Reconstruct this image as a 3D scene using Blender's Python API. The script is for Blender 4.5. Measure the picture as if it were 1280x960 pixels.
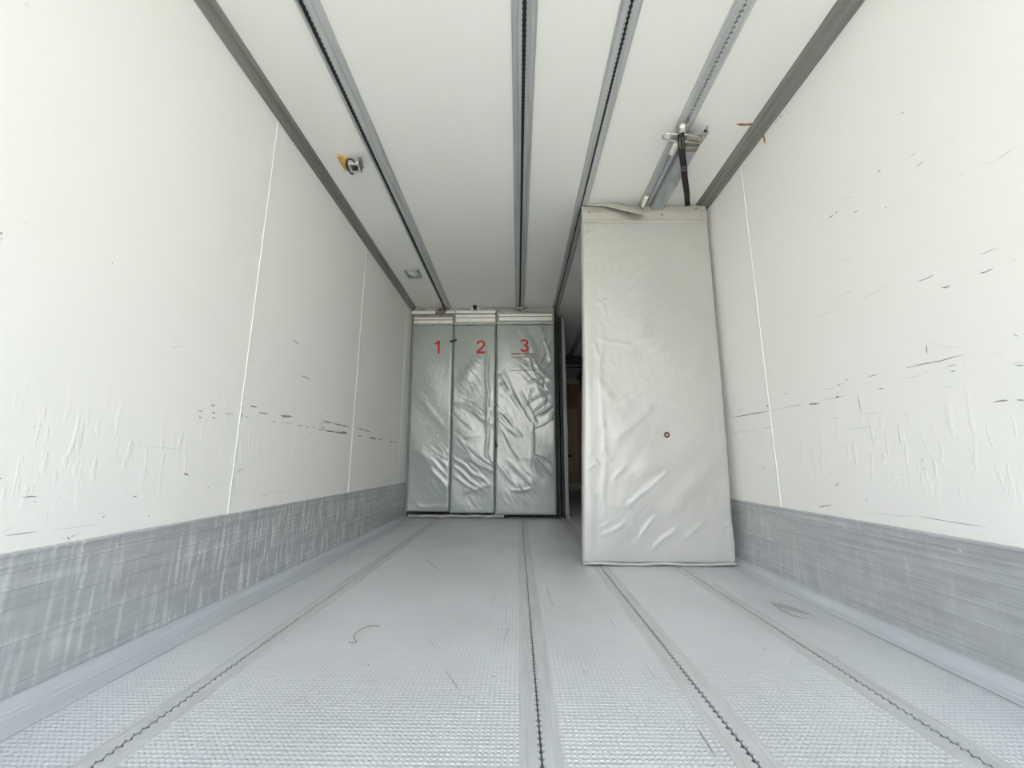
import bpy, bmesh, math, random
from mathutils import Vector, Matrix, noise
random.seed(7)
for o in list(bpy.data.objects): bpy.data.objects.remove(o)
S = bpy.context.scene
COL = S.collection

# ---------------------------------------------------------------- camera
FPX, PITCH, YAW, ROLL, CZ = 507.7, math.radians(10.93), math.radians(0.79), math.radians(0.13), 0.57
fw = Vector((-math.sin(YAW)*math.cos(PITCH), math.cos(YAW)*math.cos(PITCH), math.sin(PITCH)))
r0 = fw.cross(Vector((0, 0, 1))).normalized(); u0 = r0.cross(fw)
CR = math.cos(ROLL)*r0+math.sin(ROLL)*u0; CU = -math.sin(ROLL)*r0+math.cos(ROLL)*u0
CP = Vector((0, 0, CZ))
cd = bpy.data.cameras.new('camera'); cam = bpy.data.objects.new('camera', cd); COL.objects.link(cam)
cd.sensor_width = 36; cd.lens = FPX/1280*36; cd.clip_start = .02; cd.clip_end = 300
cam.matrix_world = Matrix.Translation(CP) @ Matrix((CR, CU, -fw)).transposed().to_4x4()
S.camera = cam

# ---------------------------------------------------------------- light
w = bpy.data.worlds.new('sky'); S.world = w; w.use_nodes = True
nt = w.node_tree; nt.nodes.clear()
out = nt.nodes.new('ShaderNodeOutputWorld'); bg = nt.nodes.new('ShaderNodeBackground')
tc = nt.nodes.new('ShaderNodeTexCoord'); sx = nt.nodes.new('ShaderNodeSeparateXYZ'); rp = nt.nodes.new('ShaderNodeValToRGB')
nt.links.new(tc.outputs['Generated'], sx.inputs[0]); nt.links.new(sx.outputs['Z'], rp.inputs[0])
e = rp.color_ramp.elements; e[0].position = .0; e[0].color = (1, .95, .87, 1); e[1].position = .55; e[1].color = (.54, .75, 1, 1)
m_ = e.new(.18); m_.color = (.92, .95, 1, 1)
nt.links.new(rp.outputs[0], bg.inputs[0]); nt.links.new(bg.outputs[0], out.inputs[0])
bg.inputs[1].default_value = 4.0
sd = bpy.data.lights.new('sun', 'SUN'); sd.energy = 15.0; sd.color = (1, .93, .80); sd.angle = math.radians(.6)
sun = bpy.data.objects.new('sun', sd); COL.objects.link(sun)
sun.rotation_euler = Vector((-.5, -.12, -.86)).to_track_quat('-Z', 'Y').to_euler()
S.view_settings.view_transform = 'Standard'; S.view_settings.look = 'None'
S.view_settings.gamma = 1; S.view_settings.use_curve_mapping = False
S.view_settings.exposure = 0.82

# ---------------------------------------------------------------- helpers
def at(u, v, ax, val):
    """point on the axis plane (ax=val) seen at photo position u,v"""
    d = (u-640)*CR-(v-480)*CU+FPX*fw
    return CP+d*((val-CP[ax])/d[ax])

def mat(name, col, rough=.5, metal=0, bump=None, spec=.5, coat=0, noise=None):
    m = bpy.data.materials.new(name); m.use_nodes = True
    t = m.node_tree; b = t.nodes['Principled BSDF']
    b.inputs['Base Color'].default_value = (*col, 1); b.inputs['Roughness'].default_value = rough
    b.inputs['Metallic'].default_value = metal; b.inputs['Specular IOR Level'].default_value = spec
    b.inputs['Coat Weight'].default_value = coat
    if noise:      # (scale xyz, darker colour, lo, hi)
        sc, c2, lo, hi = noise
        c = ntex(t, sc); r = t.nodes.new('ShaderNodeValToRGB')
        r.color_ramp.elements[0].position = lo; r.color_ramp.elements[0].color = (*c2, 1)
        r.color_ramp.elements[1].position = hi; r.color_ramp.elements[1].color = (*col, 1)
        t.links.new(c, r.inputs[0]); t.links.new(r.outputs[0], b.inputs['Base Color'])
    if bump:       # (scale xyz, distance)
        sc, dist = bump
        c = ntex(t, sc); bn = t.nodes.new('ShaderNodeBump'); bn.inputs['Distance'].default_value = dist
        t.links.new(c, bn.inputs['Height']); t.links.new(bn.outputs[0], b.inputs['Normal'])
    return m

def ntex(t, sc, detail=3):
    tc = t.nodes.new('ShaderNodeTexCoord'); mp = t.nodes.new('ShaderNodeMapping'); n = t.nodes.new('ShaderNodeTexNoise')
    mp.inputs['Scale'].default_value = sc; n.inputs['Scale'].default_value = 1; n.inputs['Detail'].default_value = detail
    t.links.new(tc.outputs['Object'], mp.inputs[0]); t.links.new(mp.outputs[0], n.inputs['Vector'])
    return n.outputs['Fac']

def mth(t, op, a, b=None, c=None):
    n = t.nodes.new('ShaderNodeMath'); n.operation = op
    for i, x in enumerate((a, b, c)):
        if x is None: continue
        if isinstance(x, (int, float)): n.inputs[i].default_value = x
        else: t.links.new(x, n.inputs[i])
    return n.outputs[0]

def link(name, bm, mats, parent=None, smooth=False, recalc=True):
    if recalc: bmesh.ops.recalc_face_normals(bm, faces=bm.faces)
    me = bpy.data.meshes.new(name); bm.to_mesh(me); bm.free()
    for m in (mats if isinstance(mats, (list, tuple)) else [mats]): me.materials.append(m)
    if smooth:
        for p in me.polygons: p.use_smooth = True
    o = bpy.data.objects.new(name, me); COL.objects.link(o)
    if parent: 
        o.parent = parent
        root = parent.parent or parent; o.matrix_parent_inverse = Matrix.Translation(-root.location) if parent is root else Matrix()
    return o

def struct(o): o['kind'] = 'structure'; return o
def tag(o, label, cat, group=None):
    o['label'] = label; o['category'] = cat
    if group: o['group'] = group
    return o
def thing(name, loc, label, cat, group=None):
    o = bpy.data.objects.new(name, None); o.empty_display_size = .05; COL.objects.link(o); o.location = loc
    return tag(o, label, cat, group)

def box(bm, x0, x1, y0, y1, z0, z1, mi=0, bev=0):
    r = bmesh.ops.create_cube(bm, size=1)
    vs = r['verts']
    for v in vs:
        v.co = Vector(((x0+x1)/2+v.co.x*(x1-x0), (y0+y1)/2+v.co.y*(y1-y0), (z0+z1)/2+v.co.z*(z1-z0)))
    fs = set(f for v in vs for f in v.link_faces)
    for f in fs: f.material_index = mi
    if bev:
        es = set(e for v in vs for e in v.link_edges)
        bmesh.ops.bevel(bm, geom=list(es), offset=bev, segments=2, profile=.6, affect='EDGES')

def nb(): return bmesh.new()
def boxo(name, dims, m, parent=None, bev=0):
    bm = nb(); box(bm, *dims, bev=bev); return link(name, bm, m, parent)

def tube(bm, pts, r, seg=10, closed=False, rx=None):
    pts = [Vector(p) for p in pts]; n = len(pts); rings = []
    up = None
    for i, p in enumerate(pts):
        if closed: d = pts[(i+1) % n]-pts[i-1]
        else: d = pts[min(i+1, n-1)]-pts[max(i-1, 0)]
        d.normalize()
        if up is None: up = Vector((0, 0, 1)) if abs(d.z) < .9 else Vector((1, 0, 0))
        a = d.cross(up).normalized(); up = a.cross(d).normalized()
        rings.append([bm.verts.new(p+(rx or r)*math.cos(2*math.pi*k/seg)*a+r*math.sin(2*math.pi*k/seg)*up) for k in range(seg)])
    for i in range(n if closed else n-1):
        A, B = rings[i], rings[(i+1) % n]
        for k in range(seg): bm.faces.new((A[k], A[(k+1) % seg], B[(k+1) % seg], B[k]))
    if not closed:
        bm.faces.new(rings[0]); bm.faces.new(list(reversed(rings[-1])))

def dome(bm, c, n, r, h, seg=12):
    """low round head (rivet, bolt) at c pointing along n"""
    n = Vector(n).normalized(); a = n.orthogonal().normalized(); b = n.cross(a); c = Vector(c)
    prev = None
    for k in range(4):
        t = k/3*math.pi/2*.92
        ring = [bm.verts.new(c+n*h*math.sin(t)+r*math.cos(t)*(math.cos(2*math.pi*j/seg)*a+math.sin(2*math.pi*j/seg)*b)) for j in range(seg)]
        if prev:
            for j in range(seg): bm.faces.new((prev[j], prev[(j+1) % seg], ring[(j+1) % seg], ring[j]))
        else: bm.faces.new(list(reversed(ring)))
        prev = ring
    bm.faces.new(prev)

def extrude_profile(name, prof, y0, y1, m, parent=None, smooth=False):
    """closed cross-section (x,z) swept along the body"""
    bm = nb()
    A = [bm.verts.new((x, y0, z)) for x, z in prof]; B = [bm.verts.new((x, y1, z)) for x, z in prof]
    n = len(prof)
    for i in range(n): bm.faces.new((A[i], A[(i+1) % n], B[(i+1) % n], B[i]))
    bm.faces.new(A); bm.faces.new(list(reversed(B)))
    return link(name, bm, m, parent, smooth)

def interp(tab, t):
    for (a, x), (b, y) in zip(tab, tab[1:]):
        if t <= b: return x+(y-x)*max(0, (t-a))/(b-a)
    return tab[-1][1]

# ---------------------------------------------------------------- materials
def wall_mat(name, col):
    m = mat(name, col, rough=.38, spec=.4)
    t = m.node_tree; b = t.nodes['Principled BSDF']
    tc = t.nodes.new('ShaderNodeTexCoord'); s = t.nodes.new('ShaderNodeSeparateXYZ'); t.links.new(tc.outputs['Object'], s.inputs[0])
    z = s.outputs['Z']
    # dented band above the kick plate, broad waves elsewhere
    band = mth(t, 'MULTIPLY', mth(t, 'SMOOTH_MIN', mth(t, 'MULTIPLY', mth(t, 'SUBTRACT', z, .42), 9), 1, .1),
               mth(t, 'SMOOTH_MIN', mth(t, 'MULTIPLY', mth(t, 'SUBTRACT', .80, z), 7), 1, .1))
    band = mth(t, 'MAXIMUM', band, 0)
    n1 = ntex(t, (14, 36, 9), 3)
    dent = mth(t, 'MULTIPLY', mth(t, 'MAXIMUM', mth(t, 'SUBTRACT', n1, .56), 0), band)
    n2 = ntex(t, (3, 2.2, 2.2), 2)
    n3 = ntex(t, (9, 6, 5), 1)
    d3 = mth(t, 'MAXIMUM', mth(t, 'SUBTRACT', n3, .66), 0)
    h = mth(t, 'ADD', mth(t, 'MULTIPLY', dent, .22), mth(t, 'ADD', mth(t, 'MULTIPLY', n2, .10), mth(t, 'MULTIPLY', d3, .16)))
    n4 = ntex(t, (160, 160, 160), 1)
    h = mth(t, 'ADD', h, mth(t, 'MULTIPLY', n4, .004))
    bn = t.nodes.new('ShaderNodeBump'); bn.inputs['Distance'].default_value = .035
    t.links.new(h, bn.inputs['Height']); t.links.new(bn.outputs[0], b.inputs['Normal'])
    return m
M_wall = wall_mat('white_wall_panel', (.885, .872, .84))
M_ceil = mat('white_ceiling_panel', (.86, .845, .81), rough=.35, bump=((60, 60, 60), .0006))
M_seam = mat('white_sealant', (.86, .86, .82), rough=.4)
M_scuff = mat('dark_scuff', (.27, .27, .29), rough=.7)
M_scuff2 = mat('faint_scuff', (.60, .61, .60), rough=.6)
M_rust = mat('rust_stain', (.50, .25, .09), rough=.8, noise=((60, 60, 60), (.22, .09, .03), .4, .6))
M_rust2 = mat('faint_rust_stain', (.70, .58, .36), rough=.7)
M_corner = mat('grey_aluminium_profile', (.36, .36, .34), rough=.42, metal=.6, noise=((90, 1.2, 90), (.24, .24, .23), .35, .7))
M_track = mat('ceiling_track_aluminium', (.58, .59, .59), rough=.4, metal=.35, noise=((60, 2.2, 30), (.44, .45, .455), .35, .65))
M_ftrack = mat('floor_track_aluminium', (.62, .62, .625), rough=.48, metal=.2, noise=((50, 5, 30), (.55, .55, .555), .35, .65))
M_dark = mat('slot_painted_shadow', (.035, .035, .035), rough=.8)  # near-black colour stands in for the shade inside the track slots
M_rubber = mat('black_rubber', (.012, .012, .013), rough=.6)
M_strap = mat('black_webbing', (.018, .013, .015), rough=.8, bump=((300, 300, 900), .0006))
M_steel = mat('bright_steel', (.62, .60, .56), rough=.25, metal=.9)
M_worn = mat('worn_steel', (.50, .45, .39), rough=.4, metal=.6, noise=((18, 18, 18), (.27, .20, .15), .35, .6))
M_galv = mat('galvanised_steel', (.50, .53, .55), rough=.42, metal=.55, noise=((22, 9, 22), (.34, .37, .39), .35, .62))
M_white = mat('white_nylon', (.85, .82, .76), rough=.25)
M_strip = mat('bright_aluminium_strip', (.86, .83, .79), rough=.35, metal=.25)
M_red = mat('red_lettering', (.50, .010, .006), rough=.5)
M_ink = mat('label_ink_brown', (.14, .075, .06), rough=.6)
M_inkr = mat('label_ink_red', (.33, .12, .09), rough=.6)
M_tan = mat('tan_front_panel', (.62, .47, .32), rough=.6, noise=((7, 7, 1.5), (.52, .39, .26), .35, .65))
M_board = mat('tan_board', (.92, .76, .60), rough=.6, noise=((20, 20, 2), (.80, .64, .48), .35, .65))
M_foam = mat('orange_foam', (.62, .38, .12), rough=.85, bump=((90, 90, 90), .003), noise=((40, 40, 40), (.42, .22, .06), .3, .5))
M_lamp = mat('clear_lamp_lens', (.62, .64, .63), rough=.15, metal=.3, bump=((60, 60, 60), .004))
M_lampf = mat('lamp_frame_grey', (.32, .33, .31), rough=.4, metal=.3)
M_ground = mat('concrete_yard', (.52, .47, .38), rough=.9, noise=((.7, .7, .7), (.42, .39, .29), .3, .7))
M_outer = mat('outer_skin', (.75, .75, .75), rough=.5)
M_beam = mat('dark_beam', (.05, .05, .05), rough=.6)

M_cove = mat('cove_aluminium', (.64, .66, .69), rough=.45, metal=.2, noise=((40, 3, 40), (.58, .60, .63), .35, .65))
def floor_mat():
    m = mat('aluminium_tread', (.66, .67, .70), rough=.42, metal=.15)
    t = m.node_tree; b = t.nodes['Principled BSDF']
    tc = t.nodes.new('ShaderNodeTexCoord'); s = t.nodes.new('ShaderNodeSeparateXYZ'); t.links.new(tc.outputs['Object'], s.inputs[0])
    P = .0126; k = 2*math.pi/P
    cx = mth(t, 'COSINE', mth(t, 'MULTIPLY', s.outputs['X'], k)); cy = mth(t, 'COSINE', mth(t, 'MULTIPLY', s.outputs['Y'], k))
    h = mth(t, 'MAXIMUM', mth(t, 'MULTIPLY', mth(t, 'ADD', mth(t, 'ADD', cx, cy), .15), .62), 0)
    h = mth(t, 'MINIMUM', h, 1)
    bn = t.nodes.new('ShaderNodeBump'); bn.inputs['Distance'].default_value = .0015; bn.inputs['Strength'].default_value = 1
    t.links.new(h, bn.inputs['Height']); t.links.new(bn.outputs[0], b.inputs['Normal'])
    # darker between the treads so the dots show, and broad wear
    n = ntex(t, (2.2, 1.4, 1), 5); r = t.nodes.new('ShaderNodeValToRGB')
    r.color_ramp.elements[0].position = .3; r.color_ramp.elements[0].color = (.69, .69, .71, 1)
    r.color_ramp.elements[1].position = .62; r.color_ramp.elements[1].color = (.80, .805, .83, 1)
    t.links.new(n, r.inputs[0])
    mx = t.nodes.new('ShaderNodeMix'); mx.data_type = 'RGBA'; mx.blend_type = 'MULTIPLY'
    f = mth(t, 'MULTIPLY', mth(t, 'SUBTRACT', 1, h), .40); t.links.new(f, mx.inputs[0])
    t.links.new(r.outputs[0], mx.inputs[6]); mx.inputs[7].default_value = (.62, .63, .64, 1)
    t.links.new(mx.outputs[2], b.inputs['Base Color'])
    return m
M_floor = floor_mat()

def kick_mat(name, streak):
    m = mat(name, (.44, .455, .475), rough=.42, metal=.35)
    t = m.node_tree; b = t.nodes['Principled BSDF']
    n1 = ntex(t, (6, 58, 5.5), 5); n2 = ntex(t, (8, 2.0, 70), 3); n3 = ntex(t, (1.2, 1.2, 1.2), 3)
    n4 = ntex(t, (10, 12, 26), 2)
    f1 = mth(t, 'MULTIPLY', mth(t, 'MAXIMUM', mth(t, 'SUBTRACT', n1, .50), 0), streak)
    f1 = mth(t, 'MULTIPLY', f1, mth(t, 'MINIMUM', mth(t, 'MAXIMUM', mth(t, 'MULTIPLY', mth(t, 'SUBTRACT', n3, .38), 6), 0), 1))
    f = mth(t, 'ADD', f1, mth(t, 'ADD', mth(t, 'MULTIPLY', n2, .45), mth(t, 'MULTIPLY', n4, .35)))
    r = t.nodes.new('ShaderNodeValToRGB')
    r.color_ramp.elements[0].position = .22; r.color_ramp.elements[0].color = (.42, .435, .455, 1)
    r.color_ramp.elements[1].position = .95; r.color_ramp.elements[1].color = (.80, .82, .82, 1)
    t.links.new(f, r.inputs[0]); t.links.new(r.outputs[0], b.inputs['Base Color'])
    bn = t.nodes.new('ShaderNodeBump'); bn.inputs['Distance'].default_value = .0015
    t.links.new(n2, bn.inputs['Height']); t.links.new(bn.outputs[0], b.inputs['Normal'])
    return m
M_kickL = kick_mat('kick_plate_streaked', 3.8); M_kickR = kick_mat('kick_plate_plain', .9)

def vinyl(name, col, rough, dirt_shade):
    m = mat(name, col, rough=rough, spec=.5)
    t = m.node_tree; b = t.nodes['Principled BSDF']; b.inputs['Specular IOR Level'].default_value = .9
    n = ntex(t, (3, 3, 2), 5); r = t.nodes.new('ShaderNodeValToRGB')
    r.color_ramp.elements[0].position = .3; r.color_ramp.elements[0].color = (*dirt_shade, 1)
    r.color_ramp.elements[1].position = .6; r.color_ramp.elements[1].color = (*col, 1)
    t.links.new(n, r.inputs[0]); t.links.new(r.outputs[0], b.inputs['Base Color'])
    n2 = ntex(t, (26, 26, 18), 3); bn = t.nodes.new('ShaderNodeBump'); bn.inputs['Distance'].default_value = .0016
    t.links.new(n2, bn.inputs['Height']); t.links.new(bn.outputs[0], b.inputs['Normal'])
    return m
M_vinyl = vinyl('grey_vinyl_glossy', (.335, .37, .36), .20, (.30, .335, .32))
M_vinyl2 = vinyl('light_grey_vinyl', (.43, .424, .40), .34, (.385, .38, .36))
M_vflap = vinyl('grey_vinyl_flap', (.34, .36, .34), .4, (.28, .30, .28))
M_vflap2 = vinyl('light_vinyl_flap', (.42, .405, .355), .5, (.36, .345, .305))
M_vhead = mat('header_vinyl_grey', (.36, .35, .31), rough=.5, noise=((12, 12, 12), (.25, .235, .20), .35, .6))
M_vseam = mat('welded_seam_grey', (.40, .40, .38), rough=.5)

# ---------------------------------------------------------------- body shell
XL, XR, ZC, Y0, Y1 = -1.186, 1.274, 2.27, -1.8, 8.2
bm = nb(); bmesh.ops.create_grid(bm, x_segments=1, y_segments=1, size=60)
for v in bm.verts: v.co.z = -1.25
struct(link('ground', bm, M_ground))

FT = [(-.81, .0425), (.047, .0425), (.462, .0425), (.905, .0425)]      # floor tracks: centre, half width

def ribbon(bm, pts, w, n, mi=0, jit=.35):
    """thin worn mark along pts (3-D), lying on the plane with normal n"""
    pts = [Vector(p) for p in pts]; n = Vector(n)
    fine = []
    for a, b in zip(pts, pts[1:]):
        k = max(2, int((b-a).length/.012))
        fine += [a.lerp(b, i/k) for i in range(k)]
    fine.append(pts[-1]); N = len(fine); prev = None
    for i, p in enumerate(fine):
        d = (fine[min(i+1, N-1)]-fine[max(i-1, 0)]).normalized(); s = d.cross(n).normalized()
        t = i/(N-1); ww = w*.36*(.25+.75*min(1, 4*t, 4*(1-t)))*(1+random.uniform(-jit, jit))
        cur = (bm.verts.new(p+s*ww), bm.verts.new(p-s*ww))
        if prev:
            f = bm.faces.new((prev[0], cur[0], cur[1], prev[1])); f.material_index = mi
        prev = cur

# floor: tread strips between the tracks, on a slab
bm = nb()
box(bm, XL-.06, XR+.06, Y0, Y1+.06, -.16, -.03)
edges = [XL-.06]+[e for c, h in FT for e in (c-h, c+h)]+[XR+.06]
for i in range(0, len(edges), 2): box(bm, edges[i], edges[i+1], Y0, Y1+.06, -.03, 0)
FN = Vector((0, 0, 1))
def fmark(pix, w, mi=1): ribbon(bm, [at(u, v, 2, .0012) for u, v in pix], w, FN, mi)
for pix, wd, mi in [([(637, 781), (629, 805)], .003, 1), ([(631, 779), (635, 757)], .002, 2),
                    ([(556, 836), (575, 864)], .003, 1), ([(536, 798), (545, 812)], .002, 2),
                    ([(615, 787), (640, 786)], .003, 2), ([(870, 908), (895, 946)], .004, 1), ([(682, 730), (693, 762)], .003, 2),
                    ([(760, 770), (772, 790)], .002, 1), ([(802, 826), (822, 850)], .002, 2), ([(724, 832), (736, 846)], .002, 2),
                    ([(446, 705), (453, 688)], .003, 2), ([(530, 697), (552, 715)], .006, 2), ([(430, 706), (438, 692)], .003, 2),
                    ([(1016, 776), (1032, 786)], .002, 2)]:
    fmark(pix, wd, mi)
for k in range(46):
    x = random.uniform(-.75, 1.15); y = random.uniform(.95, 3.6); a = random.uniform(0, 6.28); s = random.uniform(.0015, .004)
    vs = [bm.verts.new((x+s*math.cos(a+j*1.26)*random.uniform(.6, 1.2), y+s*math.sin(a+j*1.26)*random.uniform(.6, 1.4), .0012)) for j in range(5)]
    bm.faces.new(vs).material_index = 1
for pix, wd in [([(962, 752), (975, 757), (992, 762), (1008, 768)], .05), ([(966, 756), (990, 769), (1010, 774)], .035), ([(974, 754), (1000, 763), (1020, 771)], .022)]:
    fmark(pix, wd, 3)
M_fdirt = mat('floor_smear', (.50, .49, .48), rough=.6, metal=.2, bump=((80, 80, 80), .002))
M_fmark = mat('floor_scratch', (.34, .34, .33), rough=.6)
struct(link('floor', bm, [M_floor, M_scuff, M_fmark, M_fdirt]))

# ceiling
bm = nb(); box(bm, XL-.06, XR+.06, Y0, Y1+.06, ZC, ZC+.08)
ribbon(bm, [at(u, v, 2, ZC-.0012) for u, v in [(921, 155), (930, 156), (941, 155)]], .022, (0, 0, 1), 1)
ribbon(bm, [at(u, v, 2, ZC-.0012) for u, v in [(563, 58), (564, 62)]], .003, (0, 0, 1), 2)
struct(link('ceiling', bm, [M_ceil, M_rust, M_scuff2], recalc=True))

# left wall
bm = nb(); box(bm, XL-.06, XL, Y0, Y1, 0, ZC)
for y in (.515, 1.716, 2.92, 4.12, 5.32, 6.52): box(bm, XL, XL+.0022, y-.0028, y+.0028, .3, ZC-.02, 1)
def lm(pix, w, mi=2): ribbon(bm, [at(u, v, 0, XL+.0008) for u, v in pix], w, (1, 0, 0), mi)
G = lambda x, y: (230+x/4.571, 470+y/4.571)
for pts, wd, mi in [([(78, 196), (108, 204)], .007, 2), ([(82, 235), (102, 239)], .006, 2), ([(152, 167), (178, 168)], .008, 2),
                    ([(160, 208), (178, 212)], .008, 2), ([(160, 237), (180, 239)], .007, 2), ([(235, 215), (284, 217)], .004, 2),
                    ([(250, 158), (264, 160)], .005, 3), ([(205, 98), (210, 106)], .006, 3), ([(225, 80), (235, 84)], .004, 3),
                    ([(140, 78), (150, 80)], .004, 3), ([(250, 255), (262, 257)], .004, 3), ([(330, 205), (330, 240)], .010, 2), ([(336, 172), (334, 188)], .007, 2),
                    ([(346, 122), (352, 126)], .007, 2), ([(378, 172), (420, 177)], .009, 2), ([(430, 210), (480, 217)], .007, 2), ([(350, 232), (372, 236)], .005, 2),
                    ([(552, 226), (618, 232)], .011, 2), ([(556, 233), (600, 235)], .007, 2), ([(546, 266), (628, 272)], .005, 3), ([(505, 258), (522, 262)], .006, 2),
                    ([(645, 281), (676, 285)], .006, 2), ([(695, 290), (712, 293)], .006, 2), ([(728, 295), (755, 299)], .004, 3), ([(705, 329), (740, 333)], .004, 3),
                    ([(628, 187), (636, 190)], .006, 3), ([(775, 273), (788, 275)], .007, 2), ([(788, 250), (850, 267)], .007, 3), ([(790, 262), (850, 268)], .008, 2),
                    ([(850, 270), (950, 294)], .009, 2), ([(770, 305), (800, 309)], .008, 2), ([(800, 311), (870, 321)], .012, 2), ([(868, 321), (930, 328)], .016, 2), ([(905, 318), (930, 324)], .012, 2),
                    ([(785, 294), (808, 298)], .006, 2), ([(930, 330), (950, 334)], .007, 3), ([(990, 298), (1070, 321)], .008, 2), ([(992, 341), (1020, 344)], .008, 2),
                    ([(1055, 353), (1103, 359)], .013, 2), ([(1112, 362), (1138, 366)], .011, 2), ([(1173, 374), (1190, 377)], .014, 2), ([(1190, 376), (1218, 379)], .006, 2),
                    ([(1174, 338), (1190, 348)], .010, 3), ([(1120, 330), (1124, 336)], .008, 3), ([(1085, 381), (1100, 383)], .007, 3), ([(870, 342), (880, 344)], .006, 3),
                    ([(298, 555), (318, 541), (333, 528)], .007, 3), ([(0, 556), (28, 566)], .006, 2), ([(495, 543), (505, 550)], .005, 3),
                    ([(670, -3), (726, 20)], .006, 2), ([(435, 690), (465, 680), (468, 690)], .004, 3), ([(425, 710), (440, 685)], .003, 3), ([(500, 668), (640, 658)], .002, 3),
                    ([(138, 632), (140, 642)], .006, 2), ([(800, 180), (830, 192)], .004, 3), ([(1130, 590), (1200, 586)], .004, 3)]:
    lm([G(*p) for p in pts], wd, mi)
for pix, wd, mi in [([(27, 622), (38, 620.5), (47, 621)], .0028, 2), ([(41, 626), (47, 628)], .002, 2), ([(59.5, 640), (58.5, 655)], .0012, 3),
                    ([(5, 670), (30, 666.5), (47, 664.5)], .0022, 2), ([(62, 663), (84, 660.5), (110, 656.5), (130, 653)], .0015, 3),
                    ([(122, 641), (133, 642.5)], .0018, 3), ([(128, 647), (131, 645)], .004, 2), ([(96, 667.5), (86, 673)], .002, 2), ([(84, 671), (87, 675)], .005, 2),
                    ([(167, 620), (171, 621.5)], .004, 2), ([(185, 645), (187, 645.5)], .005, 2), ([(229, 593), (236, 593)], .005, 2), ([(152, 538), (156, 538.5)], .003, 3),
                    ([(172, 553), (176, 553.5)], .003, 3), ([(175, 557), (230, 562)], .0015, 3), ([(0, 598), (2, 598)], .005, 2), ([(2, 667), (18, 656)], .0015, 3),
                    ([(215, 435), (229, 431)], .0025, 3), ([(365, 425), (374, 430)], .006, 2), ([(377, 470), (388, 474)], .005, 3), ([(31, 3), (36, 9)], .003, 3),
                    ([(31, 278), (34, 280)], .003, 3), ([(1.5, 290), (1.5, 293)], .006, 2), ([(1, 298), (2, 299)], .004, 2), ([(1, 303), (0, 304)], .004, 3), ([(140, 328), (141, 330)], .003, 2),
                    ([(42, 533), (43.5, 534)], .003, 2), ([(176, 526), (177, 527)], .003, 2), ([(300, 583), (299, 592)], .004, 3)]:
    lm(pix, wd, mi)
struct(link('wall_left', bm, [M_wall, M_seam, M_scuff, M_scuff2]))

# right wall
bm = nb(); box(bm, XR, XR+.06, Y0, Y1, 0, ZC)
for y in (2.058, 3.258, 4.458, 5.658): box(bm, XR-.0022, XR, y-.0028, y+.0028, .3, ZC-.02, 1)
def rm(pix, w, mi=2): ribbon(bm, [at(u, v, 0, XR-.0008) for u, v in pix], w, (1, 0, 0), mi)
A = lambda x, y: (990+x/3.693, 140+y/3.693)
B = lambda x, y: (990+x/3.693, 400+y/3.693)
for pts, wd, mi in [([(172, 490), (192, 474)], .009, 2), ([(198, 468), (210, 460)], .007, 2), ([(283, 468), (305, 453)], .0035, 2), ([(70, 500), (80, 496)], .004, 3),
                    ([(218, 415), (250, 398), (292, 389)], .002, 3), ([(395, 278), (410, 267)], .006, 2), ([(550, 204), (572, 184)], .004, 2), ([(512, 230), (540, 210)], .002, 3),
                    ([(572, 254), (608, 228)], .003, 2), ([(642, 250), (668, 227)], .002, 3), ([(505, 8), (514, 0)], .006, 2), ([(730, 138), (762, 114)], .002, 3),
                    ([(772, 290), (790, 281)], .003, 3), ([(870, 240), (885, 236), (925, 235), (960, 213), (1025, 170)], .0016, 3), ([(945, 216), (1025, 170)], .002, 3),
                    ([(430, 443), (435, 440)], .007, 2), ([(866, 660), (945, 628)], .002, 2), ([(866, 745), (895, 738), (928, 722)], .0042, 2), ([(692, 811), (712, 810), (729, 801)], .0045, 2),
                    ([(580, 782), (620, 770), (656, 751)], .003, 2), ([(1005, 692), (1038, 679)], .002, 3), ([(466, 836), (469, 836)], .006, 2), ([(196, 863), (300, 815)], .002, 3),
                    ([(328, 862), (380, 835), (455, 790)], .0018, 3), ([(330, 866), (345, 856)], .003, 3), ([(736, 78), (745, 72)], .002, 3), ([(100, 950), (200, 915)], .002, 3), ([(235, 690), (290, 668)], .0015, 3)]:
    rm([A(*p) for p in pts], wd, mi)
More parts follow.
